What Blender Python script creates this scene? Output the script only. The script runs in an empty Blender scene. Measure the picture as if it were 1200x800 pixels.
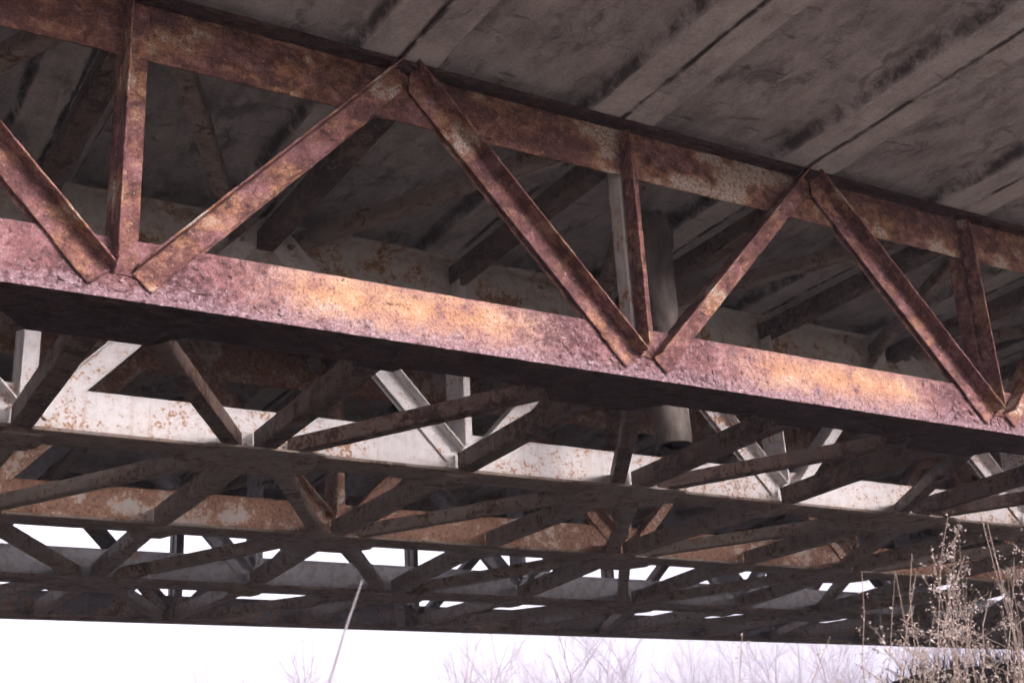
import bpy, math, random
from mathutils import Vector, Matrix, noise
import numpy as np
random.seed(7)
scene = bpy.context.scene
col = scene.collection

# ------------------------------------------------------------------ camera
CAM = Vector((-1.3818, -5.6842, -2.4638))
cr = Vector((0.86015891, -0.50712798, -0.05429427))
cu = Vector((-0.13639303, -0.33129645, 0.93361641))
cf = Vector((0.4914505, 0.79565311, 0.35413632))
cd = bpy.data.cameras.new('camera'); cam = bpy.data.objects.new('camera', cd); col.objects.link(cam)
cam.matrix_world = Matrix(((cr.x, cu.x, -cf.x, CAM.x), (cr.y, cu.y, -cf.y, CAM.y), (cr.z, cu.z, -cf.z, CAM.z), (0, 0, 0, 1)))
cd.sensor_width = 36; cd.lens = 36 * 1530.5 / 1200
cd.clip_start = 0.05; cd.clip_end = 3000
cd.dof.use_dof = True; cd.dof.focus_distance = 7.2; cd.dof.aperture_fstop = 5.0
scene.camera = cam

# ------------------------------------------------------------------ sky, sun, exposure
SUN_EL = math.radians(15)
SUN_AZ = math.radians(160)          # compass bearing of the sun, from +Y towards +X: behind the camera, a little to the right
world = bpy.data.worlds.new('World'); scene.world = world; world.use_nodes = True
nt = world.node_tree; nt.nodes.clear()
wo = nt.nodes.new('ShaderNodeOutputWorld'); bg = nt.nodes.new('ShaderNodeBackground')
sky = nt.nodes.new('ShaderNodeTexSky'); sky.sky_type = 'NISHITA'; sky.sun_disc = False
sky.sun_elevation = SUN_EL; sky.sun_rotation = SUN_AZ
sky.air_density = 1.0; sky.dust_density = 4.0; sky.ozone_density = 1.0
hs = nt.nodes.new('ShaderNodeHueSaturation'); hs.inputs['Saturation'].default_value = 0.12     # overcast: the blue is veiled
tn = nt.nodes.new('ShaderNodeMix'); tn.data_type = 'RGBA'; tn.blend_type = 'MULTIPLY'; tn.inputs[0].default_value = 1; tn.inputs[7].default_value = (1.0, .945, 1.10, 1)   # cool mauve overcast
nt.links.new(sky.outputs[0], hs.inputs['Color']); nt.links.new(hs.outputs[0], tn.inputs[6]); nt.links.new(tn.outputs[2], bg.inputs[0])
bg.inputs[1].default_value = 0.15
nt.links.new(bg.outputs[0], wo.inputs[0])
sl = bpy.data.lights.new('sun', 'SUN'); sun = bpy.data.objects.new('sun', sl); col.objects.link(sun)
sl.energy = 1.5; sl.angle = math.radians(22); sl.color = (1.0, 0.91, 0.84)
sd = Vector((math.sin(SUN_AZ) * math.cos(SUN_EL), math.cos(SUN_AZ) * math.cos(SUN_EL), math.sin(SUN_EL)))
sun.rotation_euler = sd.to_track_quat('Z', 'Y').to_euler()
scene.view_settings.view_transform = 'Standard'; scene.view_settings.look = 'None'
scene.view_settings.gamma = 1.0; scene.view_settings.use_curve_mapping = False
scene.view_settings.exposure = 1.62
scene.render.engine = 'CYCLES'
scene.cycles.max_bounces = 4; scene.cycles.diffuse_bounces = 3; scene.cycles.glossy_bounces = 1; scene.cycles.volume_bounces = 0
scene.cycles.use_adaptive_sampling = True; scene.cycles.adaptive_threshold = .03; scene.cycles.adaptive_min_samples = 32
scene.cycles.use_denoising = True; scene.cycles.denoising_input_passes = 'RGB_ALBEDO'

# ------------------------------------------------------------------ node helpers
class NT:
    def __init__(s, name):
        s.m = bpy.data.materials.new(name); s.m.use_nodes = True
        s.t = s.m.node_tree; s.t.nodes.clear()
        s.out = s.t.nodes.new('ShaderNodeOutputMaterial'); s.b = s.t.nodes.new('ShaderNodeBsdfPrincipled')
        s.t.links.new(s.b.outputs[0], s.out.inputs[0])
        s.pos = s.t.nodes.new('ShaderNodeNewGeometry').outputs['Position']
    def put(s, sock, v):
        if hasattr(v, 'links') or isinstance(v, bpy.types.NodeSocket): s.t.links.new(v, sock)
        elif isinstance(v, (tuple, list)) and len(v) == 3 and len(sock.default_value) == 4: sock.default_value = (*v, 1)
        else: sock.default_value = v
    def vmul(s, v, k):
        n = s.t.nodes.new('ShaderNodeVectorMath'); n.operation = 'MULTIPLY'; s.put(n.inputs[0], v); n.inputs[1].default_value = k; return n.outputs[0]
    def vadd(s, v, k):
        n = s.t.nodes.new('ShaderNodeVectorMath'); n.operation = 'ADD'; s.put(n.inputs[0], v); s.put(n.inputs[1], k); return n.outputs[0]
    def noise(s, v, scale, detail=6, rough=.6, dist=0.0):
        n = s.t.nodes.new('ShaderNodeTexNoise'); s.put(n.inputs['Vector'], v)
        n.inputs['Scale'].default_value = scale; n.inputs['Detail'].default_value = detail
        n.inputs['Roughness'].default_value = rough; n.inputs['Distortion'].default_value = dist
        return n.outputs[0]
    def noisec(s, v, scale):
        n = s.t.nodes.new('ShaderNodeTexNoise'); s.put(n.inputs['Vector'], v); n.inputs['Scale'].default_value = scale; return n.outputs[1]
    def vor(s, v, scale, feature='F1'):
        n = s.t.nodes.new('ShaderNodeTexVoronoi'); n.feature = feature; s.put(n.inputs['Vector'], v); n.inputs['Scale'].default_value = scale; return n.outputs['Distance']
    def math(s, op, a, b=0.0, c=0.0, clamp=False):
        n = s.t.nodes.new('ShaderNodeMath'); n.operation = op; n.use_clamp = clamp
        s.put(n.inputs[0], a); s.put(n.inputs[1], b)
        if op in ('MULTIPLY_ADD',): s.put(n.inputs[2], c)
        return n.outputs[0]
    def ss(s, x, a, b, lo=0.0, hi=1.0):
        n = s.t.nodes.new('ShaderNodeMapRange'); n.interpolation_type = 'SMOOTHSTEP'
        s.put(n.inputs[0], x); n.inputs[1].default_value = a; n.inputs[2].default_value = b
        n.inputs[3].default_value = lo; n.inputs[4].default_value = hi; return n.outputs[0]
    def ramp(s, x, stops):
        n = s.t.nodes.new('ShaderNodeValToRGB'); s.put(n.inputs[0], x); e = n.color_ramp.elements
        while len(e) < len(stops): e.new(0.5)
        for k, (p, c) in enumerate(stops): e[k].position = p; e[k].color = (*c, 1)
        return n.outputs[0]
    def mix(s, f, a, b, mode='MIX'):
        n = s.t.nodes.new('ShaderNodeMix'); n.data_type = 'RGBA'; n.blend_type = mode
        s.put(n.inputs[0], f); s.put(n.inputs[6], a); s.put(n.inputs[7], b); return n.outputs[2]
    def xyz(s, v):
        n = s.t.nodes.new('ShaderNodeSeparateXYZ'); s.put(n.inputs[0], v); return n.outputs
    def finish(s, colr, rough, height=None, bump=.4, dist=.01, spec=.3):
        s.put(s.b.inputs['Base Color'], colr); s.put(s.b.inputs['Roughness'], rough)
        s.b.inputs['Specular IOR Level'].default_value = spec
        if height is not None:
            n = s.t.nodes.new('ShaderNodeBump'); n.inputs['Strength'].default_value = bump; n.inputs['Distance'].default_value = dist
            s.put(n.inputs['Height'], height); s.t.links.new(n.outputs[0], s.b.inputs['Normal'])
        return s.m

def rust_ramp(t, v, stops, s1=5.0):
    a = t.noise(v, s1, 9, .68, .4)
    return t.ramp(a, stops)

HEAVY = [(.24, (.022, .012, .016)), (.34, (.075, .032, .031)), (.43, (.135, .062, .058)), (.52, (.215, .098, .096)), (.61, (.285, .155, .160)), (.72, (.34, .22, .20))]
def mat_heavy(name, band=False, paint=(.42, .37, .30), paint_thr=.60, dark=1.0, off=2.0, brn=(.44, .60, .7)):
    t = NT(name); p = t.pos
    n_mid = t.noise(t.vmul(p, (.8, 1, 1)), 13, 5, .72, .3)
    n_low = t.noise(t.vmul(p, (1.2, 1, 2.4)), 2.6, 4, .62)
    n_fine = t.noise(p, 85, 3, .75)
    n_mot = t.noise(t.vadd(p, (5, 3, 1)), 33, 4, .7)
    n_wide = t.noise(t.vadd(p, (7, 1, 3)), 5.5, 4, .65, .5)
    c = t.ramp(t.math('ADD', t.math('MULTIPLY', n_mid, .8), t.math('MULTIPLY', n_low, .2)), HEAVY)
    brown = t.ramp(n_mid, [(.28, (.030, .014, .013)), (.42, (.105, .042, .029)), (.56, (.20, .090, .052)), (.70, (.36, .20, .115))])
    if band:
        # ochre iron oxide bloom on the open faces between the joints, mauve scale near joints and along the foot
        X, Y, Z = t.xyz(p)
        mid = t.ss(t.math('COSINE', t.math('MULTIPLY', X, 2 * math.pi / 3.024)), .75, -.6)
        band_z = t.math('SUBTRACT', 1.0, t.math('ABSOLUTE', t.math('MULTIPLY', t.math('SUBTRACT', Z, .165), 5.0)), clamp=True)
        peach = t.ramp(t.math('ADD', t.math('MULTIPLY', n_wide, .7), t.math('MULTIPLY', n_mot, .3)), [(.36, (.22, .105, .095)), (.46, (.34, .185, .145)), (.56, (.42, .275, .235)), (.66, (.50, .37, .33))])
        c = t.mix(t.math('MULTIPLY', t.ss(t.math('ADD', mid, t.math('MULTIPLY', n_mid, .9)), .45, 1.25), .85), c, peach)
        n_big = t.noise(t.vadd(p, (1, 4, 9)), 3.2, 3, .6)
        dk = t.math('MULTIPLY', t.ss(t.math('ADD', t.math('MULTIPLY', n_big, .55), t.math('MULTIPLY', n_mid, .45)), .52, .42), t.math('SUBTRACT', 1.0, t.math('MULTIPLY', mid, .75)))
        c = t.mix(t.math('MULTIPLY', dk, .8), c, t.ramp(n_mot, [(.36, (.035, .017, .020)), (.52, (.10, .045, .045)), (.66, (.24, .16, .18))]))
        om = t.math('MULTIPLY', mid, t.math('MULTIPLY_ADD', band_z, .34, .20))
        om = t.math('ADD', om, t.math('ADD', t.math('MULTIPLY', n_wide, .95), t.math('MULTIPLY', n_mot, .35)))
        om = t.ss(om, .90, 1.28)
        oc = t.ramp(t.math('ADD', t.math('MULTIPLY', n_low, .55), t.math('MULTIPLY', n_mid, .45)), [(.36, (.33, .145, .085)), (.45, (.46, .215, .085)), (.54, (.55, .315, .145)), (.64, (.60, .45, .31))])
        c = t.mix(t.math('MULTIPLY', om, .72), c, oc)
        # islands of mauve scale lying on the bloom
        isl = t.ss(t.math('ADD', t.math('MULTIPLY', n_mid, .7), t.math('MULTIPLY', n_wide, .3)), .44, .38)
        c = t.mix(t.math('MULTIPLY', isl, .8), c, t.ramp(n_mot, [(.3, (.11, .06, .065)), (.6, (.27, .165, .175))]))
        mv = t.ss(t.math('ADD', t.math('MULTIPLY', Z, -3.4), t.math('MULTIPLY', n_mid, 1.6)), .48, .90)
        c = t.mix(t.math('MULTIPLY', mv, .8), c, t.ramp(n_mot, [(.3, (.070, .038, .050)), (.5, (.22, .14, .15)), (.7, (.40, .31, .335))]))
    else:
        c = t.mix(t.math('MULTIPLY', t.ss(n_wide, brn[0], brn[1]), brn[2]), c, brown)
        n_big = t.noise(t.vadd(p, (1, 4, 9)), 1.6, 3, .55)
        c = t.mix(t.math('MULTIPLY', t.ss(t.math('ADD', t.math('MULTIPLY', n_big, .7), t.math('MULTIPLY', n_mid, .3)), .50, .41), .6), c, t.ramp(n_mot, [(.36, (.050, .023, .024)), (.6, (.135, .056, .048))]))
        c = t.mix(t.math('MULTIPLY', t.ss(t.math('ADD', t.math('MULTIPLY', n_low, .6), t.math('MULTIPLY', n_mid, .4)), .51, .63), .55), c, t.ramp(n_mot, [(.36, (.24, .10, .050)), (.64, (.46, .25, .125))]))
    pn = t.math('ADD', t.math('MULTIPLY', t.noise(t.vadd(t.vmul(p, (1, 1, 1.3)), (off, 8, 4)), 2.3, 2, .5), .70), t.math('MULTIPLY', n_mid, .30))
    pm = t.ss(pn, paint_thr, paint_thr + .06)
    c = t.mix(t.math('MULTIPLY', t.ss(pn, paint_thr - .06, paint_thr + .02), .55), c, (.36, .185, .085))
    pm = t.math('MULTIPLY', pm, t.ss(n_mot, .58, .47, .05, .95))
    c = t.mix(t.math('MULTIPLY', pm, .85), c, paint)
    pit = t.ss(n_mot, .43, .35)
    c = t.mix(t.math('MULTIPLY', pit, .6), c, (.035, .017, .020))
    fleck = t.ss(n_mot, .63, .68)
    c = t.mix(t.math('MULTIPLY', fleck, .55), c, (.55, .43, .38))
    c = t.mix(1.0, c, t.ramp(n_fine, [(.34, (.46 * dark,) * 3), (.50, (.80 * dark,) * 3), (.66, (1.12 * dark,) * 3)]), 'MULTIPLY')
    h = t.math('ADD', t.math('MULTIPLY', n_fine, .4), t.math('MULTIPLY', n_mot, .8))
    return t.finish(c, .8, h, .6, .009, .2)

def mat_paint(name, paint, amount, clump=3.0, red=(.26, .10, .05), spot=38, dirt=.25, streak=.5, bump=.25, cw=.63, soft=.035, halo_w=.55):
    """old paint with rust coming through: amount 0..1"""
    t = NT(name); p = t.pos
    big = t.noise(p, clump, 3, .6)
    sp = t.noise(p, spot, 3, .62)
    mid = t.noise(p, spot * .33, 3, .65)
    v = t.math('ADD', t.math('MULTIPLY', big, 1.18 - cw), t.math('ADD', t.math('MULTIPLY', sp, cw - .30), t.math('MULTIPLY', mid, .30)))
    thr = .80 - .28 * amount
    rm = t.ss(v, thr, thr + soft)
    halo = t.ss(v, thr - .07, thr + .03)
    st = t.noise(t.vmul(p, (1, 1, .05)), 16, 3, .6)
    stm = t.math('MULTIPLY', t.ss(st, .55, .72), streak)
    pc = t.mix(t.math('MULTIPLY', t.ss(mid, .42, .66), dirt), paint, tuple(k * f for k, f in zip(paint, (.52, .47, .42))))
    pc = t.mix(t.math('MULTIPLY', stm, .6), pc, (.42, .27, .16))
    pc = t.mix(t.math('MULTIPLY', halo, halo_w), pc, (.48, .26, .12))
    rc = t.ramp(sp, [(.33, (red[0] * .28, red[1] * .28, red[2] * .35)), (.48, red), (.62, (red[0] * 1.3, red[1] * 1.5, red[2] * 1.4))])
    c = t.mix(t.math('MULTIPLY', rm, .92), pc, rc)
    fine = t.noise(p, 100, 2, .7)
    c = t.mix(.4, c, t.ramp(fine, [(.3, (.55, .54, .53)), (.7, (1.12, 1.12, 1.12))]), 'MULTIPLY')
    h = t.math('ADD', t.math('MULTIPLY', fine, .4), t.math('MULTIPLY', sp, .5))
    return t.finish(c, .62, h, bump, .006, .3)

def mat_concrete():
    t = NT('old concrete'); p = t.pos
    a = t.noise(p, 1.5, 5, .65); b = t.noise(t.vmul(p, (1, .35, 1)), 7, 5, .72); f = t.noise(p, 60, 3, .75)
    c = t.ramp(t.math('ADD', t.math('MULTIPLY', a, .55), t.math('MULTIPLY', b, .45)), [(.34, (.21, .19, .18)), (.47, (.37, .34, .32)), (.58, (.49, .455, .43)), (.70, (.60, .565, .53))])
    w = t.vadd(t.vmul(p, (2.4, 1.0, 1)), t.vmul(t.noisec(p, 4), (.6, .6, .6)))
    d = t.ss(t.noise(w, 1.5, 5, .68), .53, .66)
    c = t.mix(t.math('MULTIPLY', d, .6), c, (.075, .062, .060))
    sc = t.ss(t.noise(t.vmul(p, (.9, 4.5, 1)), 2.8, 5, .72), .60, .68)          # scabs and drag marks
    c = t.mix(t.math('MULTIPLY', sc, .55), c, (.055, .046, .045))
    # dirt drawn into the joints and along the rib feet, paler tint on the ribs
    X, Y, Z = t.xyz(p)
    u = t.math('FRACT', t.math('DIVIDE', t.math('ADD', X, .06 + 40 * HP), HP))
    jt = t.math('MINIMUM', u, t.math('SUBTRACT', 1.0, u))
    jt = t.math('ADD', jt, t.math('MULTIPLY', t.math('SUBTRACT', b, .5), .03))
    rib = t.ss(jt, .172, .148)
    c = t.mix(t.math('MULTIPLY', rib, t.ss(a, .35, .6, .18, .55)), c, (.60, .565, .525))
    ln = t.math('MAXIMUM', t.ss(jt, .022, .006), t.ss(t.math('ABSOLUTE', t.math('SUBTRACT', jt, .168)), .022, .004))
    ln = t.math('MULTIPLY', ln, t.ss(t.noise(p, 3.2, 4, .7), .36, .56))
    c = t.mix(t.math('MULTIPLY', ln, .85), c, (.035, .028, .028))
    rs = t.ss(t.noise(t.vadd(p, (3, 9, 2)), 1.7, 4, .65), .60, .74)
    c = t.mix(t.math('MULTIPLY', rs, .4), c, (.19, .10, .06))
    c = t.mix(.6, c, t.ramp(f, [(.3, (.55, .55, .55)), (.7, (1.2, 1.2, 1.2))]), 'MULTIPLY')
    h = t.math('ADD', b, t.math('MULTIPLY', f, .3)); h = t.math('SUBTRACT', h, t.math('MULTIPLY', sc, .4))
    return t.finish(c, .9, h, .5, .014, .15)

HP = 1.5122
M = {}
M['rust_chord'] = mat_heavy('flaking rust with ochre bloom', band=True, paint_thr=.80)
M['rust_top'] = mat_heavy('flaking rust with paint remains', paint=(.50, .45, .36), paint_thr=.545, off=5.3, dark=.85, brn=(.34, .52, .95))
M['rust_member'] = mat_heavy('flaking rust', paint=(.46, .42, .36), paint_thr=.555)
M['rust_shade'] = mat_heavy('rust with painted shade', paint_thr=.8, dark=.30)  # same rust darkened, underside shade put into the colour
M['white_paint'] = mat_paint('white paint with rust spots', (.66, .635, .605), .51, 2.6, (.29, .125, .058), 44, .22, .55, .25, .80)
M['cream_paint'] = mat_paint('dirty paint half rusted', (.42, .385, .345), .97, 2.6, (.24, .11, .064), 30)
M['grey_paint'] = mat_paint('grey paint', (.36, .355, .37), .18, 2.0, (.16, .08, .06), 40, .5, .3)
M['far_paint'] = mat_paint('dark grey paint', (.13, .125, .135), .55, 2.0, (.08, .042, .035), 30, .6, .3)  # darker grey for the farthest truss
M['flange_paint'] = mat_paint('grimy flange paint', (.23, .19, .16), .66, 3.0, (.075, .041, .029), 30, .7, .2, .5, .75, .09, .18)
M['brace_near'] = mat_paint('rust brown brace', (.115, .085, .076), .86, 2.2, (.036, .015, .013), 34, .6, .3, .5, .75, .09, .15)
M['brace_far'] = mat_paint('grimy brace paint', (.27, .235, .20), .68, 3.0, (.070, .037, .026), 34, .7, .3, .5, .75, .09, .22)
M['post_grey'] = mat_paint('pale grey post paint', (.50, .48, .425), .54, 4.0, (.25, .12, .06), 40, .4, .4)
M['concrete'] = mat_concrete()
def mat_pipe():
    t = NT('fibre cement'); p = t.pos
    c = t.ramp(t.noise(t.vmul(p, (1, 1, .35)), 9, 8, .65), [(.35, (.085, .068, .057)), (.55, (.165, .142, .122)), (.7, (.25, .22, .19))])
    return t.finish(c, .95, t.noise(p, 50, 3, .7), .5, .008, .08)
M['pipe'] = mat_pipe()
def mat_plain(name, stops, scale, rough=.85, bump=.4, dist=.02):
    t = NT(name); c = t.ramp(t.noise(t.pos, scale, 8, .65), stops)
    return t.finish(c, rough, t.noise(t.pos, scale * 3, 8, .7), bump, dist, .2)
M['straw'] = mat_plain('dry straw', [(.35, (.19, .135, .105)), (.55, (.31, .235, .185)), (.7, (.46, .37, .305))], 9)
M['seed'] = mat_plain('dry seed husk', [(.35, (.24, .18, .15)), (.55, (.45, .38, .33)), (.7, (.68, .62, .58))], 25)
M['pale_straw'] = mat_plain('bleached stalk', [(.3, (.25, .225, .225)), (.7, (.36, .335, .335))], 9)
M['twig'] = mat_plain('reddish twig', [(.3, (.20, .085, .075)), (.7, (.32, .17, .14))], 9)
M['bark'] = mat_plain('grey bark', [(.3, (.26, .225, .24)), (.7, (.37, .33, .35))], 1.5)
def mat_earth():
    t = NT('bare soil and dead grass'); p = t.pos
    n = t.noise(p, 1.7, 6, .65)
    soil = t.ramp(n, [(.32, (.022, .018, .016)), (.5, (.045, .038, .032)), (.72, (.09, .075, .06))])
    grass = t.ramp(n, [(.32, (.18, .155, .13)), (.5, (.30, .262, .22)), (.72, (.42, .365, .30))])
    X, Y, Z = t.xyz(p)                    # no grass grows in the dry shade of the bridge
    o = t.math('ADD', Y, t.math('MULTIPLY', n, 2.0))
    far_dark = t.ramp(n, [(.32, (.035, .026, .021)), (.5, (.075, .056, .044)), (.72, (.13, .10, .08))])     # unseen ground past the bridge, made dark to cut bounce light
    c = t.mix(t.ss(o, -.6, -2.0), t.mix(t.ss(o, 10.0, 11.5), soil, far_dark), grass)
    return t.finish(c, .95, t.noise(p, 6, 6, .7), .6, .05, .15)
M['earth'] = mat_earth()

# ------------------------------------------------------------------ object helpers
def mesh_obj(name, verts, faces, mat, parent=None, loc=None, smooth=None):
    base = Vector(parent['_w']) if parent is not None else Vector(loc or (0, 0, 0))
    me = bpy.data.meshes.new(name)
    v = np.asarray(verts, dtype=float) - np.array(base)
    me.from_pydata(v.tolist(), [], faces); me.update()
    if mat is not None: me.materials.append(M[mat])
    if smooth is not None:
        me.polygons.foreach_set('use_smooth', [True] * len(me.polygons)); me.set_sharp_from_angle(angle=math.radians(smooth))
    o = bpy.data.objects.new(name, me); col.objects.link(o)
    if parent is not None: o.parent = parent
    else: o.location = base
    o['_w'] = tuple(base)
    return o
def thing(name, loc, label, cat, group=None):
    o = bpy.data.objects.new(name, None); col.objects.link(o); o.location = loc; o['_w'] = tuple(loc)
    o.empty_display_size = .2
    tag(o, label, cat, group); return o
def tag(o, label, cat, group=None):
    o['label'] = label; o['category'] = cat
    if group: o['group'] = group

def subdiv_poly(poly, step):
    if not step: return [Vector(q) for q in poly]
    out = []
    for i, a in enumerate(poly):
        b = poly[(i + 1) % len(poly)]; a = Vector(a); b = Vector(b)
        n = max(1, int(round((b - a).length / step)))
        for k in range(n): out.append(a + (b - a) * (k / n))
    return out
def sweep(poly, p0, p1, da, db, step=None, rough=0.0, cut0=None, cut1=None, pstep=None, chew=0.0):
    """closed 2-D section (a,b) swept from p0 to p1; cut = (point, normal) planes for the ends"""
    p0 = Vector(p0); p1 = Vector(p1); ax = (p1 - p0); L = ax.length; ax = ax / L
    da = Vector(da); db = Vector(db)
    sec = subdiv_poly(poly, pstep)
    n = max(1, int(round(L / step))) if step else 1
    lines = []
    for a, b in sec:
        q0 = p0 + da * a + db * b; q1 = p1 + da * a + db * b
        if cut0: q0 = q0 + ax * ((Vector(cut0[0]) - q0).dot(Vector(cut0[1])) / ax.dot(Vector(cut0[1])))
        if cut1: q1 = q1 + ax * ((Vector(cut1[0]) - q1).dot(Vector(cut1[1])) / ax.dot(Vector(cut1[1])))
        lines.append((q0, q1))
    m = len(lines); V = []
    for k in range(n + 1):
        f = k / n
        for q0, q1 in lines: V.append(q0.lerp(q1, f))
    if rough:
        for i, q in enumerate(V):
            d = noise.noise_vector(q * 9) * (rough * .30) + noise.noise_vector(q * 46) * (rough * .60)
            V[i] = q + d
    if step is None and rough == 0 and m < 13 and L > .4: pass
    F = []
    for k in range(n):
        for j in range(m):
            j2 = (j + 1) % m
            F.append((k * m + j, k * m + j2, (k + 1) * m + j2, (k + 1) * m + j))
    F.append(tuple(reversed(range(m)))); F.append(tuple(n * m + j for j in range(m)))
    # orientation
    area = sum(sec[j][0] * sec[(j + 1) % m][1] - sec[(j + 1) % m][0] * sec[j][1] for j in range(m))
    if (area > 0) == (da.cross(db).dot(ax) < 0): F = [tuple(reversed(f)) for f in F]
    return V, F
def join(*vf):
    V = []; F = []
    for v, f in vf:
        o = len(V); V += list(v); F += [tuple(i + o for i in q) for q in f]
    return V, F
def L_sec(wa, wb, t):      # leg along +a (thickness in b), leg along +b (thickness in a), corner at origin, small chamfers
    c = min(.003, t * .3)
    return [(0, c), (c, 0), (wa - c, 0), (wa, c), (wa, t - c), (wa - c, t), (t, t), (t, wb - c), (t - c, wb), (c, wb), (0, wb - c)]
def R_sec(a0, a1, b0, b1):
    c = min(.003, .25 * min(a1 - a0, b1 - b0))
    return [(a0 + c, b0), (a1 - c, b0), (a1, b0 + c), (a1, b1 - c), (a1 - c, b1), (a0 + c, b1), (a0, b1 - c), (a0, b0 + c)]
def tube(pts, rads, n=10, cap=True):
    V = []; F = []; m = len(pts)
    up = None
    for i, p in enumerate(pts):
        d = (Vector(pts[min(i + 1, m - 1)]) - Vector(pts[max(i - 1, 0)])).normalized()
        if up is None: up = Vector((1, 0, 0)) if abs(d.x) < .9 else Vector((0, 1, 0))
        a = d.cross(up).normalized(); bb = a.cross(d); up = bb
        for k in range(n):
            an = 2 * math.pi * k / n; V.append(Vector(p) + (a * math.cos(an) + bb * math.sin(an)) * rads[i])
    for i in range(m - 1):
        for k in range(n):
            k2 = (k + 1) % n; F.append((i * n + k, i * n + k2, (i + 1) * n + k2, (i + 1) * n + k))
    if cap: F.append(tuple(reversed(range(n)))); F.append(tuple((m - 1) * n + k for k in range(n)))
    return V, F
def plate(outline, z0, z1):   # horizontal plate, outline CCW in plan
    n = len(outline)
    V = [(x, y, z0) for x, y in outline] + [(x, y, z1) for x, y in outline]
    F = [tuple(reversed(range(n))), tuple(range(n, 2 * n))] + [(i, (i + 1) % n, n + (i + 1) % n, n + i) for i in range(n)]
    return V, F

# ------------------------------------------------------------------ bridge dimensions (metres)
HP = 1.5122                                   # half panel: even stations carry a post, odd ones are upper joints
S0, S1 = -3, 13
TY = [0.0, 2.2, 4.467, 6.454, 9.048]          # the five trusses
BZ = [-0.022, 0.0, 0.025, -0.035, 0.055]     # small differences in level
WEB = [0.298, 0.2635, 0.262, 0.262, 0.255]
FL = [0.34, 0.285, 0.295, 0.33, 0.26]       # flange depth behind the web
ZU = 1.279; ZT = 1.600; ZS = 1.627            # top chord underside, top chord web top, soffit ribs
X0 = S0 * HP - .5; X1 = S1 * HP + .45

# ------------------------------------------------------------------ ground
def ground_z(x, y):
    z = -4.05 + .25 * noise.noise(Vector((x * .12, y * .12, 0))) + .10 * noise.noise(Vector((x * .6, y * .6, 3)))
    d = math.hypot((x - 14.3) / 5.6, (y - 7.0) / 6.5) + .10 * noise.noise(Vector((x * .9, y * .9, 7)))                     # spoil bank in front of the abutment
    z += 3.5 * (1 - min(1, max(0, (d - .25) / .9)) ** 1.0) ** 1.5 if d < 1.15 else 0
    d2 = math.hypot((x - 3.4) / 3.0, (y + 2.0) / 2.2)                     # weedy hump by the camera
    if d2 < 1: z += 1.15 * (1 - d2 * d2) ** 2
    r = math.hypot(x, y)
    if r > 60: z += .006 * (r - 60)
    return z
def axis_coords():
    c = [0.0]; st = .35
    while c[-1] < 900: c.append(c[-1] + st); st = st * (1.0 if c[-1] < 22 else 1.16)
    return c
ac = axis_coords(); xs = [-k + 4 for k in reversed(ac[1:])] + [k + 4 for k in ac]; ysl = [-k + 2 for k in reversed(ac[1:])] + [k + 2 for k in ac]
V = [(x, y, ground_z(x, y)) for y in ysl for x in xs]; nx = len(xs)
F = [(j * nx + i, j * nx + i + 1, (j + 1) * nx + i + 1, (j + 1) * nx + i) for j in range(len(ysl) - 1) for i in range(nx - 1)]
g = mesh_obj('ground', V, F, 'earth', smooth=60); g['kind'] = 'structure'

# ------------------------------------------------------------------ deck
deck = thing('bridge_deck', (X0, 3.5, ZS), 'stained ribbed concrete bridge deck resting on the steel trusses', 'bridge deck')
DY0, DY1 = -2.9, 10.1
def deck_panel(xa, xb):
    w = xb - xa; rib = .225; sl_ = .055; dz = .11
    prof = [(0, .0), (rib, 0), (rib + sl_, dz), (w - rib - sl_, dz), (w - rib, 0), (w, 0)]
    pts = []
    for (a, za), (b, zb) in zip(prof[:-1], prof[1:]):
        n = max(1, int((b - a) / .06))
        for k in range(n): pts.append((a + (b - a) * k / n, za + (zb - za) * k / n))
    pts.append(prof[-1])
    ny = int((DY1 - DY0) / .07); V = []; F = []
    for j in range(ny + 1):
        y = DY0 + (DY1 - DY0) * j / ny
        for a, z in pts:
            q = Vector((xa + a, y, 0))
            dzn = .010 * noise.noise(q * 2.3) + .003 * noise.noise(q * 9) + .002 * noise.noise(q * 23)
            dx = .008 * noise.noise(Vector((a * 4, y * 6, xa))) if 0 < a < w else .006 * noise.noise(Vector((xa + a, y * 8, 5)))
            V.append((xa + a + dx, y, ZS + z + max(-.004, dzn)))
    n = len(pts)
    for j in range(ny):
        for i in range(n - 1): F.append((j * n + i, (j + 1) * n + i, (j + 1) * n + i + 1, j * n + i + 1))
    o = len(V); zt = ZS + .34
    for j in range(ny + 1):
        y = DY0 + (DY1 - DY0) * j / ny; V += [(xa, y, zt), (xb, y, zt)]
    for j in range(ny):
        F.append((o + 2 * j, o + 2 * j + 1, o + 2 * j + 3, o + 2 * j + 2))
        F.append((j * n, o + 2 * j, o + 2 * j + 2, (j + 1) * n)); F.append((j * n + n - 1, (j + 1) * n + n - 1, o + 2 * j + 3, o + 2 * j + 1))
    F.append(tuple(range(n)) + (o + 1, o)); F.append(tuple(reversed([ny * n + i for i in range(n)])) + (o + 2 * ny, o + 2 * ny + 1))
    return V, F
k = S0 - 1
while k * HP - .06 < X1:
    xa = k * HP - .06
    V, F = deck_panel(xa + .007, xa + HP - .007)
    mesh_obj('concrete_panel', V, F, 'concrete', deck, smooth=35); k += 1
V, F = sweep(R_sec(DY0, DY1, ZS + .345, ZS + .43), (X0 - 1.2, 0, 0), (X1 + 1.2, 0, 0), (0, 1, 0), (0, 0, 1))
mesh_obj('road_slab', V, F, 'concrete', deck)

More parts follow.
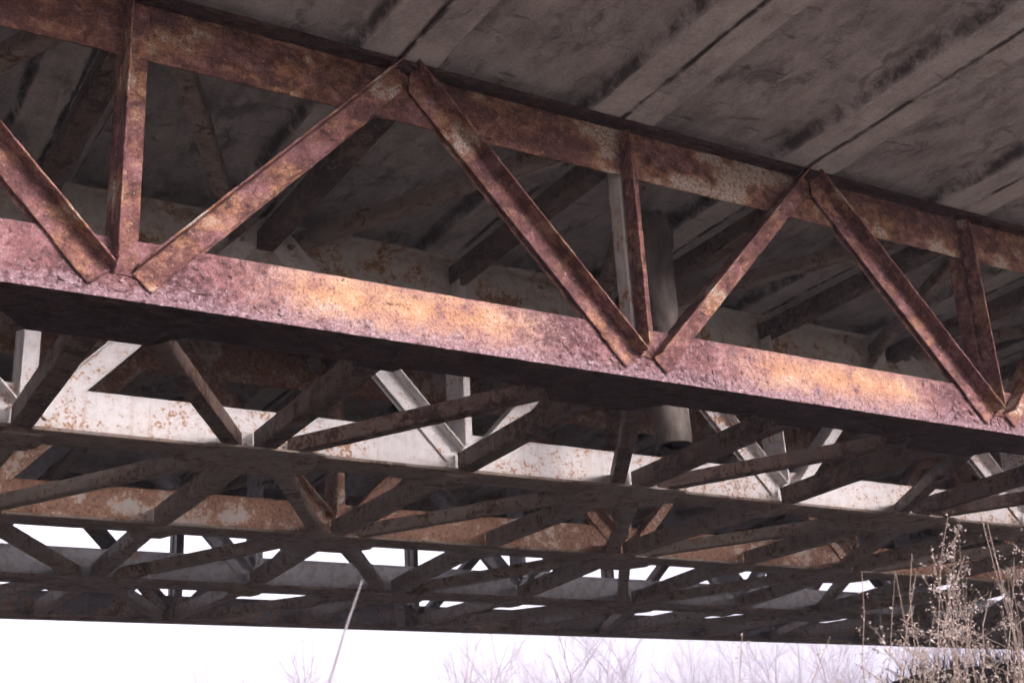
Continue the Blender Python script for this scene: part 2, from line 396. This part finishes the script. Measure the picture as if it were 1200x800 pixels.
# ------------------------------------------------------------------ trusses
NEAR_DIAG = []
TRUSS = [
    ('nearest truss, flaking purple and orange rust, under the deck edge', 'rust_chord', 'rust_top', 'rust_member', 'rust_shade'),
    ('second truss from the front, white paint on its lower chord with rust spots', 'white_paint', 'post_grey', 'white_paint', 'flange_paint'),
    ('third truss from the front, lower chord half white paint half brown rust', 'cream_paint', 'cream_paint', 'cream_paint', 'flange_paint'),
    ('fourth truss from the front, plain grey lower chord with sky showing above it', 'grey_paint', 'grey_paint', 'grey_paint', 'flange_paint'),
    ('farthest truss, dark lower chord right above the open white sky', 'far_paint', 'far_paint', 'far_paint', 'flange_paint'),
]
for ti, (lab, mc, mt_, mm, mf) in enumerate(TRUSS):
    y = TY[ti]; bz = BZ[ti]; near = ti == 0
    T = thing('steel_truss', (X0, y, bz), lab, 'truss', 'trusses under the deck')
    kw = dict(step=.016, rough=.0045, pstep=.016) if near else dict(step=.12, rough=.0022 if ti < 3 else 0, pstep=.07)
    kc = dict(step=.02, rough=.0042, pstep=.02) if near else dict(step=.15, rough=.0022 if ti < 3 else 0, pstep=.09)
    # lower chord: web plate + flange (the web's foot is proud of the flange top by nothing: they butt)
    V, F = sweep(R_sec(0, .014, .0005, WEB[ti]), (X0, y, bz), (X1, y, bz), (0, 1, 0), (0, 0, 1), **kc)
    bc = mesh_obj('bottom_chord', V, F, mc, T, smooth=45 if near else 50)
    if near: NEAR_CHORD = bc
    V, F = sweep(R_sec(-.020, FL[ti], -.022, 0), (X0, y, bz), (X1, y, bz), (0, 1, 0), (0, 0, 1), **kc)
    mesh_obj('flange', V, F, mf if not near else 'rust_shade', bc, smooth=50)
    if near:   # mauve scaled rim along the flange nose
        V, F = sweep(R_sec(-.0265, -.0205, -.023, .004), (X0, y, bz), (X1, y, bz), (0, 1, 0), (0, 0, 1), step=.018, rough=.004, pstep=.012)
        mesh_obj('flange_nose', V, F, 'rust_chord', bc, smooth=50)
    V, F = sweep(R_sec(0, .014, ZU, ZT - .0005), (X0, y, 0), (X1, y, 0), (0, 1, 0), (0, 0, 1), **kc)
    tc = mesh_obj('top_chord', V, F, mt_, T, smooth=45)
    V, F = sweep(R_sec(-.10, .10, ZT, ZT + .020), (X0, y, 0), (X1, y, 0), (0, 1, 0), (0, 0, 1), **kc)
    mesh_obj('flange', V, F, 'rust_shade' if near else mt_, tc, smooth=50)
    mp = 'rust_member' if near else mm
    for s in range(S0, S1 + 1):
        x = s * HP
        if s % 2 == 0:      # post: angle in front of the webs, a second one behind
            z0 = bz + .10 + .02 * random.random(); z1 = ZT - .02
            # front angle: corner at left, in-plane leg to +x lying on the web, outstanding leg towards the camera
            V, F = sweep(L_sec(.118, .118, .011), (x - .043, y - .002, z0), (x - .043, y - .002, z1), (1, 0, 0), (0, -1, 0),
                         cut1=((x, y, z1), (0, -.35, 1)), cut0=((x, y, z0 + .0), (0, .5, 1)), **kw)
            po = mesh_obj('post', V, F, mp, T, smooth=40)
            V, F = sweep(L_sec(.10, .115, .010), (x - .050, y + .017, bz + .03), (x - .050, y + .017, z1 - .1), (1, 0, 0), (0, 1, 0), **kw)
            mesh_obj('rear_angle', V, F, ('post_grey' if s in (2, 6) else 'rust_member') if near else mm, po, smooth=40)
        if s < S1:          # diagonal from station s to s+1
            up = s % 2 == 0
            xa, xb = (x + .098, x + HP - .030) if up else (x + .030, x + HP - .098)
            za, zb = (bz + .085, ZT - .045) if up else (ZT - .045, bz + .085)
            p0 = Vector((xa, y - .0135, za)); p1 = Vector((xb, y - .0135, zb)); ax = (p1 - p0).normalized()
            nrm = Vector((-ax.z, 0, ax.x)) if ax.x > 0 else Vector((ax.z, 0, -ax.x))
            if nrm.z < 0: nrm = -nrm
            w = .130
            c0 = p0 + nrm * (w * .5); c1 = p1 + nrm * (w * .5)     # corner line along the upper edge
            endn = (1, 0, 0)
            low, top = (p0, p1) if up else (p1, p0)
            cl = (low, (ax.x, ax.y, ax.z)); ct = (top, (1, 0, .12 if up else -.12))
            V, F = sweep(L_sec(w, .112, .011), c0, c1, -nrm, (0, -1, 0), cut0=cl if up else ct, cut1=ct if up else cl, **kw)
            dg = mesh_obj('diagonal', V, F, mp, T, smooth=40)
            if near and -1 <= s <= 6: NEAR_DIAG.append((dg, low, ax, nrm, w))
            # back angle of the pair, behind the webs
            e0 = c0 + Vector((0, .030, 0)) - nrm * .012 + ax * .08; e1 = c1 + Vector((0, .030, 0)) - nrm * .012 - ax * .08
            V, F = sweep(L_sec(w, .09, .010), e0, e1, -nrm, (0, 1, 0), **kw)
            mesh_obj('rear_angle', V, F, mp, dg, smooth=40)

# ------------------------------------------------------------------ weld beads and loose scale on the near truss
def bead(parent, a, b, r, R):
    a = Vector(a); b = Vector(b); n = max(4, int((b - a).length / .012))
    pts = [a.lerp(b, k / n) + Vector((R.gauss(0, .0012), 0, R.gauss(0, .0012))) for k in range(n + 1)]
    V, F = tube(pts, [r * R.uniform(.75, 1.2) for _ in pts], 6)
    return mesh_obj('weld_bead', V, F, 'rust_member', parent, smooth=60)
R = random.Random(31)
for dg, low, ax, nrm, w in NEAR_DIAG:
    f = Vector((0, -.004, 0)); lo = low - nrm * (w * .5) + f; hi = low + nrm * (w * .42) + f
    u = ax if ax.z > 0 else -ax
    bead(dg, lo - nrm * .002, lo - nrm * .002 + u * .24, .006, R)
    bead(dg, lo - u * .002, hi - u * .002, .006, R)
V = []; F = []
for i in range(380):
    if R.random() < .85: x = round(R.uniform(-.6, 2.6)) * 2 * HP + R.gauss(0, .42)
    else: x = R.uniform(-1.5, 8.5)
    z = BZ[0] + (.012 + abs(R.gauss(0, .07)) if R.random() < .7 else R.uniform(.02, .28))
    if z > BZ[0] + WEB[0] - .02: continue
    r = R.uniform(.004, .017) * (1.6 if R.random() < .08 else 1); m = R.randint(5, 7); o = len(V); t0 = R.uniform(0, 6.28); tl = R.gauss(0, .12); tz = R.gauss(0, .12)
    c = Vector((x, -.0035 - R.uniform(0, .003), z)); ring = []
    for k in range(m):
        an = t0 + 6.283 * k / m; q = r * R.uniform(.6, 1.3); dx, dz = q * math.cos(an) * 1.3, q * math.sin(an)
        ring.append(c + Vector((dx, tl * dx + tz * dz - .001, dz)))
    V += [tuple(p) for p in ring] + [tuple(p + Vector((0, .004, 0))) for p in ring]
    F.append(tuple(reversed(range(o, o + m)))); F.append(tuple(range(o + m, o + 2 * m)))
    F += [(o + k, o + (k + 1) % m, o + m + (k + 1) % m, o + m + k) for k in range(m)]
sc_ = mesh_obj('rust_scale', V, F, 'rust_chord', NEAR_CHORD); sc_['kind'] = 'stuff'

# ------------------------------------------------------------------ lateral bracing in the planes of both chords
def fan_truss(ti, s): return (s % 2 == 1) if ti % 2 == 1 else (s % 2 == 0)      # joint where diagonals gather
def gusset(parent, x, y, z, big, mat, fl, fr=.02):
    if big: o = [(-.40, fr), (.40, fr), (.46, fl + .03), (.30, fl + .24), (-.30, fl + .24), (-.46, fl + .03)]
    else: o = [(-.15, .06), (.15, .06), (.17, fl + .02), (.12, fl + .13), (-.12, fl + .13), (-.17, fl + .02)]
    V, F = plate([(x + a, y + b) for a, b in o], z - .014, z)
    return mesh_obj('gusset_plate', V, F, mat, parent)
def brace(parent, name, a, b, wv, wh, mat, t=.010, rough=.0025, step=.10):
    a = Vector(a); b = Vector(b); ax = (b - a); axh = Vector((ax.x, ax.y, 0)).normalized()
    n = Vector((axh.y, -axh.x, 0))
    if (((a + b) / 2) - CAM).dot(n) > 0: n = -n                    # outstanding leg on the side seen in the photograph
    up = Vector((0, 0, 1))
    V, F = sweep(L_sec(wh, wv, t), a + n * (wh / 2), b + n * (wh / 2), -n, up, step=step, rough=rough, pstep=.05)
    return mesh_obj(name, V, F, mat, parent, smooth=40)
BAY = ['between the nearest truss and the white one', 'between the white truss and the third',
       'between the third truss and the grey fourth', 'between the grey fourth truss and the farthest']
for b in range(4):
    ya, yb = TY[b], TY[b + 1]; za, zb = BZ[b] + (.016 if b == 0 else -.023), BZ[b + 1] - .023
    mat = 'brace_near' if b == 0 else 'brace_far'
    W = thing('lateral_bracing', (X0, (ya + yb) / 2, za), 'lower horizontal cross bracing ' + BAY[b], 'bracing', 'lateral bracing between trusses')
    U = thing('lateral_bracing', (X0, (ya + yb) / 2, ZU), 'upper horizontal cross bracing under the deck ' + BAY[b], 'bracing', 'lateral bracing between trusses')
    for s in range(S0, S1 + 1):
        x = s * HP
        fa, fb = FL[b], FL[b + 1]
        gusset(W, x, ya, za, fan_truss(b, s), 'rust_shade' if b == 0 else 'brace_far', fa, .03 if b == 0 else (-.12 if b == 1 else -.08))
        brace(W, 'strut', (x, ya + fa + .012, za + .001), (x, yb - .028, zb + .001), .130, .128, mat)
        brace(U, 'strut', (x, ya + .03, 1.43), (x, yb - .008, 1.43), .13, .13, mat)
        if s < S1:
            if fan_truss(b, s):    # starts at the near truss's gathering joint, ends at the far truss's
                A = (x + .20, ya + fa + .012); B = (x + HP - .20, yb - .03)
            else:
                A = (x + HP - .20, ya + fa + .012); B = (x + .20, yb - .03)
            brace(W, 'diagonal', (*A, za + .001), (*B, zb + .001), .100, .104, mat)
            a2 = (A[0], ya + .03) ; brace(U, 'diagonal', (*a2, 1.46), (B[0], yb - .01, 1.46), .10, .10, mat if b else 'brace_far')

# ------------------------------------------------------------------ drain pipe
PX, PY = 4.05, 1.08
dp = thing('drain_pipe', (PX, PY, -.03), 'grey cement drain pipe hanging from the deck behind the nearest truss', 'pipe')
prof = [(-.03, .122), (.5, .120), (1.0, .121), (1.5, .122), (1.66, .122)]
V, F = tube([(PX, PY, z) for z, r in prof] + [(PX, PY, z) for z, r in reversed(prof)], [r for z, r in prof] + [r - .014 for z, r in prof], 36, False)
n = 36; m = 10; F += [((m - 1) * n + k, (m - 1) * n + (k + 1) % n, (k + 1) % n, k) for k in range(n)]
mesh_obj('pipe_wall', V, F, 'pipe', dp, smooth=40)
V, F = tube([(PX, PY, 1.44), (PX, PY, 1.445), (PX, PY, 1.62)], [.132, .142, .142], 36)
mesh_obj('collar', V, F, 'pipe', dp, smooth=40)

# ------------------------------------------------------------------ abutment
ab = thing('bridge_abutment', (X1 + .4, 3.5, -4), 'concrete abutment wall carrying the far end of the bridge', 'abutment')
V, F = sweep(R_sec(-3.2, 10.6, -5, -.55), (X1 - .75, 0, 0), (X1 + 1.6, 0, 0), (0, 1, 0), (0, 0, 1)); mesh_obj('wall', V, F, 'concrete', ab)
V, F = sweep(R_sec(-3.2, 10.6, -.549, 1.55), (X1 + .5, 0, 0), (X1 + 1.6, 0, 0), (0, 1, 0), (0, 0, 1)); mesh_obj('back_wall', V, F, 'concrete', ab)
for y in TY:
    V, F = sweep(R_sec(y - .15, y + .4, -.548, -.05), (X1 - .6, 0, 0), (X1 + .3, 0, 0), (0, 1, 0), (0, 0, 1)); mesh_obj('bearing_block', V, F, 'concrete', ab)

# ------------------------------------------------------------------ weeds
def octa(c, r, R):
    ax = [Vector((R.gauss(0, 1), R.gauss(0, 1), R.gauss(0, 1))).normalized()]
    a = ax[0]; b = a.orthogonal().normalized(); d = a.cross(b); s = R.uniform(.6, 1.5)
    V = [c + a * r * s, c - a * r * s, c + b * r * .7, c - b * r * .7, c + d * r * .6, c - d * r * .6]
    F = [(0, 2, 4), (2, 1, 4), (1, 3, 4), (3, 0, 4), (2, 0, 5), (1, 2, 5), (3, 1, 5), (0, 3, 5)]
    return V, F
def curve(a, b, bend, n, R, wob=.01):
    a = Vector(a); b = Vector(b); out = []
    for k in range(n + 1):
        f = k / n; p = a.lerp(b, f) + Vector(bend) * (4 * f * (1 - f))
        if 0 < k: p += Vector((R.gauss(0, wob), R.gauss(0, wob), R.gauss(0, wob * .4)))
        out.append(p)
    return out
def weed(base, tip, label, group, seed, seedy=1.0, branches=9, r0=.0032, mat='straw', smat='seed', bend=None, blade=False):
    R = random.Random(seed); base = Vector(base); tip = Vector(tip); H = (tip - base).length
    base.z = ground_z(base.x, base.y) - .03
    T = thing('dried_weed', base, label, 'weed', group)
    bend = bend or (R.gauss(0, .09) * H, R.gauss(0, .09) * H, .02)
    c = curve(base, tip, bend, 16, R, .004)
    parts = [tube(c, [r0 * (1.15 - .85 * k / 16) for k in range(17)], 5)]
    seeds = []
    def seeds_on(pts, n, sp):
        for _ in range(n):
            k = R.uniform(0, len(pts) - 1.001); i = int(k); q = Vector(pts[i]).lerp(Vector(pts[i + 1]), k - i)
            seeds.append(octa(q + Vector((R.gauss(0, sp), R.gauss(0, sp), R.gauss(0, sp) - sp * .4)), R.uniform(.0024, .0060), R))
    for j in range(branches):
        f = R.uniform(.35, .97); k = int(f * 16); p = c[k]
        L = H * R.uniform(.06, .22) * (1.25 - f * .8); an = R.uniform(0, 2 * math.pi); el = R.uniform(.2, 1.2)
        q = p + Vector((math.cos(an) * math.cos(el), math.sin(an) * math.cos(el), math.sin(el))) * L
        bc_ = curve(p, q, (0, 0, R.uniform(-.15, .12) * L), 6, R, .004)
        parts.append(tube(bc_, [r0 * .5 * (1 - .1 * u) for u in range(7)], 4))
        if R.random() < seedy: seeds_on(bc_[2:], int(R.uniform(5, 15) * seedy), .007)
        for _ in range(R.randint(0, 2)):
            u = R.randint(2, 5); an2 = R.uniform(0, 6.28); L2 = L * R.uniform(.2, .5)
            e = bc_[u] + Vector((math.cos(an2), math.sin(an2), R.uniform(-.3, .8))) * L2
            b2 = curve(bc_[u], e, (0, 0, 0), 3, R, .002); parts.append(tube(b2, [r0 * .3] * 4, 3)); seeds_on(b2, int(5 * seedy), .006)
    seeds_on(c[11:], int(26 * seedy), .010)
    if seedy > 1: seeds_on(c[12:], int(40 * (seedy - 1)), .02)
    V, F = join(*parts); mesh_obj('stem', V, F, mat, T, smooth=60)
    if seeds: V, F = join(*seeds); mesh_obj('seed_head', V, F, smat, T)['kind'] = 'stuff'
    return T
GW = 'dried weeds in the clump by the right edge'
# the tall ones that stand out
weed((1.42, -2.9, -3), (1.52, -2.9, -1.783), 'dried weed leaning right at the left edge of the clump, drooping seeds', GW, 1, 1.6, 12, bend=(-.09, 0, 0))
weed((1.60, -2.9, -3), (1.735, -2.9, -1.715), 'slim dried weed with a bare leaning stem, second from the clump\'s left edge', GW, 2, .7, 7, bend=(-.06, 0, 0))
weed((1.92, -2.8, -3), (2.03, -2.8, -1.56), 'tallest dried weed, big fluffy plume against the pale chord', GW, 3, 2.4, 16, .0036)
weed((2.15, -2.9, -3), (2.08, -2.9, -1.57), 'dried weed at the right picture edge with a small round seed head', GW, 4, 1.2, 10, .0036, bend=(.05, 0, 0))
weed((1.98, -3.0, -3), (1.985, -3.0, -1.63), 'thin dried weed beside the tall plume, pale narrow head', GW, 5, 1.0, 8)
R = random.Random(21)
for i in range(36):
    y = R.uniform(-3.45, -2.4); left = 1.19 + (y + 3.2) * .98
    k = R.random() ** .8; x = left + k * .95
    zt = -2.00 + (y + 3.2) * .13 + min(k * 2, 1) * .13 + R.uniform(-.10, .30) * (.35 + .65 * k)
    dx = R.gauss(.08, .18); dy = R.gauss(0, .15)
    weed((x - dx, y - dy, -3), (x, y, zt), 'one of the many thin dried weeds tangled in the clump', GW, 100 + i, R.uniform(.4, 1.3), R.randint(8, 16), R.uniform(.0018, .0032))
for i in range(14):
    y = R.uniform(-3.4, -2.5); k = R.uniform(.35, 1.15); x = 1.19 + (y + 3.2) * .98 + k * .95
    zt = -2.02 + (y + 3.2) * .13 + k * .16 + R.uniform(-.15, .18)
    dx = R.choice((-1, 1)) * R.uniform(.15, .40); dy = R.gauss(0, .2)
    weed((x - dx, y - dy, -3), (x, y, zt), 'one of the arching dried weeds bent across the clump', GW, 200 + i, R.uniform(.5, 1.2), R.randint(8, 14), R.uniform(.0018, .003), bend=(-dx * .45, -dy * .3, R.uniform(.05, .2)))
for i, (x, y, z) in enumerate([(.755, -3.2, -2.035), (1.06, -3.2, -2.03)]):
    weed((x + .02, y, -3.9), (x, y, z), ['tip of a dried weed poking up alone below the farthest truss', 'low dried weed tip left of the clump under the bridge edge'][i], GW, 300 + i, 1.0, 9)
for i, (x, z) in enumerate([(-.72, -2.17), (-.66, -2.12), (-.58, -2.11), (-.50, -2.15), (.05, -2.17), (.3, -2.16)]):
    weed((x + .03, -3.2, -3.9), (x, -3.2, z), 'faint reddish twig tip at the bottom left under the bridge', 'twig tips at the bottom of the picture', 400 + i, .35, 10, .0022, 'twig', 'twig')
# the bleached stalk
gz = ground_z(-.44, -3.2)
pts = [Vector((-.46, -3.2, gz - .03)), Vector((-.40, -3.2, -2.9)), Vector((-.322, -3.2, -2.16)), Vector((-.288, -3.2, -2.055)), Vector((-.247, -3.2, -1.948))]
V, F = tube(pts, [.0042, .0040, .0032, .0026, .0013], 6)
o = mesh_obj('dry_stalk', V, F, 'pale_straw', None, loc=(-.46, -3.2, gz), smooth=60); tag(o, 'single bleached straight stalk rising in front of the bridge', 'stalk')

# ------------------------------------------------------------------ dead grass on the bank
R = random.Random(11); V = []; F = []
for i in range(9000):
    a = R.uniform(0, 6.283); q = R.random() ** .5
    x = 13.0 + 6.0 * q * math.cos(a); y = 6.0 + 6.5 * q * math.sin(a); z = ground_z(x, y)
    if z < -3.6: continue
    h = R.uniform(.10, .34) * (1.8 if R.random() < .06 else 1); w = R.uniform(.006, .012); an = R.uniform(0, 6.283); lx, ly = R.gauss(0, .5) * h, R.gauss(0, .5) * h
    dx, dy = math.cos(an) * w, math.sin(an) * w; o = len(V)
    V += [(x - dx, y - dy, z - .02), (x + dx, y + dy, z - .02), (x + lx * .4 + dx * .7, y + ly * .4 + dy * .7, z + h * .6), (x + lx * .4 - dx * .7, y + ly * .4 - dy * .7, z + h * .6), (x + lx, y + ly, z + h)]
    F += [(o, o + 1, o + 2, o + 3), (o + 3, o + 2, o + 4)]
dg = mesh_obj('dead_grass', V, F, 'straw'); dg['kind'] = 'stuff'; dg['label'] = 'short dead grass covering the bank under the bridge'; dg['category'] = 'grass'

# ------------------------------------------------------------------ bare trees far behind
def tree_mesh(seed, H):
    R = random.Random(seed); tr = []; br = []
    def limb(p, d, L, r, lvl):
        n = 5; pts = [p]; q = p; dd = d.copy()
        for k in range(n):
            dd = (dd + Vector((R.gauss(0, .10), R.gauss(0, .10), R.gauss(.03, .06)))).normalized(); q = q + dd * (L / n); pts.append(q)
        rr = [r * (1 - .6 * k / n) for k in range(n + 1)]
        (tr if lvl == 0 else br).append(tube(pts, rr, 6 if lvl == 0 else (4 if lvl < 3 else 3), lvl < 2))
        if lvl >= 4: return
        nb = [9, 6, 5, 4][lvl]
        for j in range(nb):
            f = R.uniform(.28 if lvl == 0 else .15, 1.0); i = min(n - 1, int(f * n)); s = pts[i].lerp(pts[i + 1], f * n - i)
            an = R.uniform(0, 6.28); sp = R.uniform(.45, .95)
            o = dd.orthogonal().normalized(); o = Matrix.Rotation(an, 3, dd) @ o
            nd = (dd * math.cos(sp) + o * math.sin(sp) + Vector((0, 0, .15))).normalized()
            limb(s, nd, L * R.uniform(.38, .62) * (1.1 - .35 * f), r * (1 - .6 * f) * R.uniform(.42, .62), lvl + 1)
    limb(Vector((0, 0, -.3)), Vector((0, 0, 1)), H * .78, H * .016, 0)
    return join(*tr), join(*br)
protos = []
for i in range(5):
    (tv, tf), (bv, bf) = tree_mesh(50 + i, 15.0)
    ms = []
    for nm, v, f in (('trunk', tv, tf), ('branches', bv, bf)):
        me = bpy.data.meshes.new(nm); me.from_pydata([tuple(q) for q in v], [], f); me.update(); me.materials.append(M['bark']); ms.append(me)
    protos.append(ms)
R = random.Random(5)
for i in range(54):
    f = ((i + R.uniform(-.7, .7)) / 53) ** .66
    yy = R.choice((R.uniform(75, 110), R.uniform(120, 210), R.uniform(120, 210))); az = math.radians(13 + 36 * f); d = (yy + 5.7) / math.cos(az)
    x = CAM.x + d * math.sin(az); y = CAM.y + d * math.cos(az); z = ground_z(x, y)
    el = .112 + .036 * f + R.uniform(-.05, .02)
    top = CAM.z + d * el; s = (top - z) / 14.2
    T = thing('bare_tree', (x, y, z), 'pale leafless tree in the far row seen under the bridge', 'tree', 'leafless trees behind the bridge')
    T.rotation_euler = (0, 0, R.uniform(0, 6.28)); T.scale = (s * R.uniform(.8, 1.1),) * 2 + (s,)
    for me in protos[i % 5]:
        o = bpy.data.objects.new(me.name, me); col.objects.link(o); o.parent = T
# ------------------------------------------------------------------ haze
hm = bpy.data.materials.new('added thin haze'); hm.use_nodes = True; ht = hm.node_tree; ht.nodes.clear()
ho = ht.nodes.new('ShaderNodeOutputMaterial'); hv = ht.nodes.new('ShaderNodeVolumePrincipled')
hv.inputs['Color'].default_value = (.90, .88, 1.0, 1); hv.inputs['Density'].default_value = .0014; hv.inputs['Anisotropy'].default_value = 0  # volume added round the whole scene to veil darks and distance
ht.links.new(hv.outputs[0], ho.inputs['Volume'])
zlo = min(v.co.z for v in g.data.vertices) - 1.0
V, F = sweep(R_sec(-960, 960, zlo, 48), (-960, 0, 0), (960, 0, 0), (0, 1, 0), (0, 0, 1))
hz = mesh_obj('haze', V, F, None); hz.data.materials.append(hm); hz['kind'] = 'stuff'; hz['label'] = 'thin pale haze added to fade the far trees and lift the darks'; hz['category'] = 'haze'
for o in bpy.data.objects:
    if '_w' in o: del o['_w']
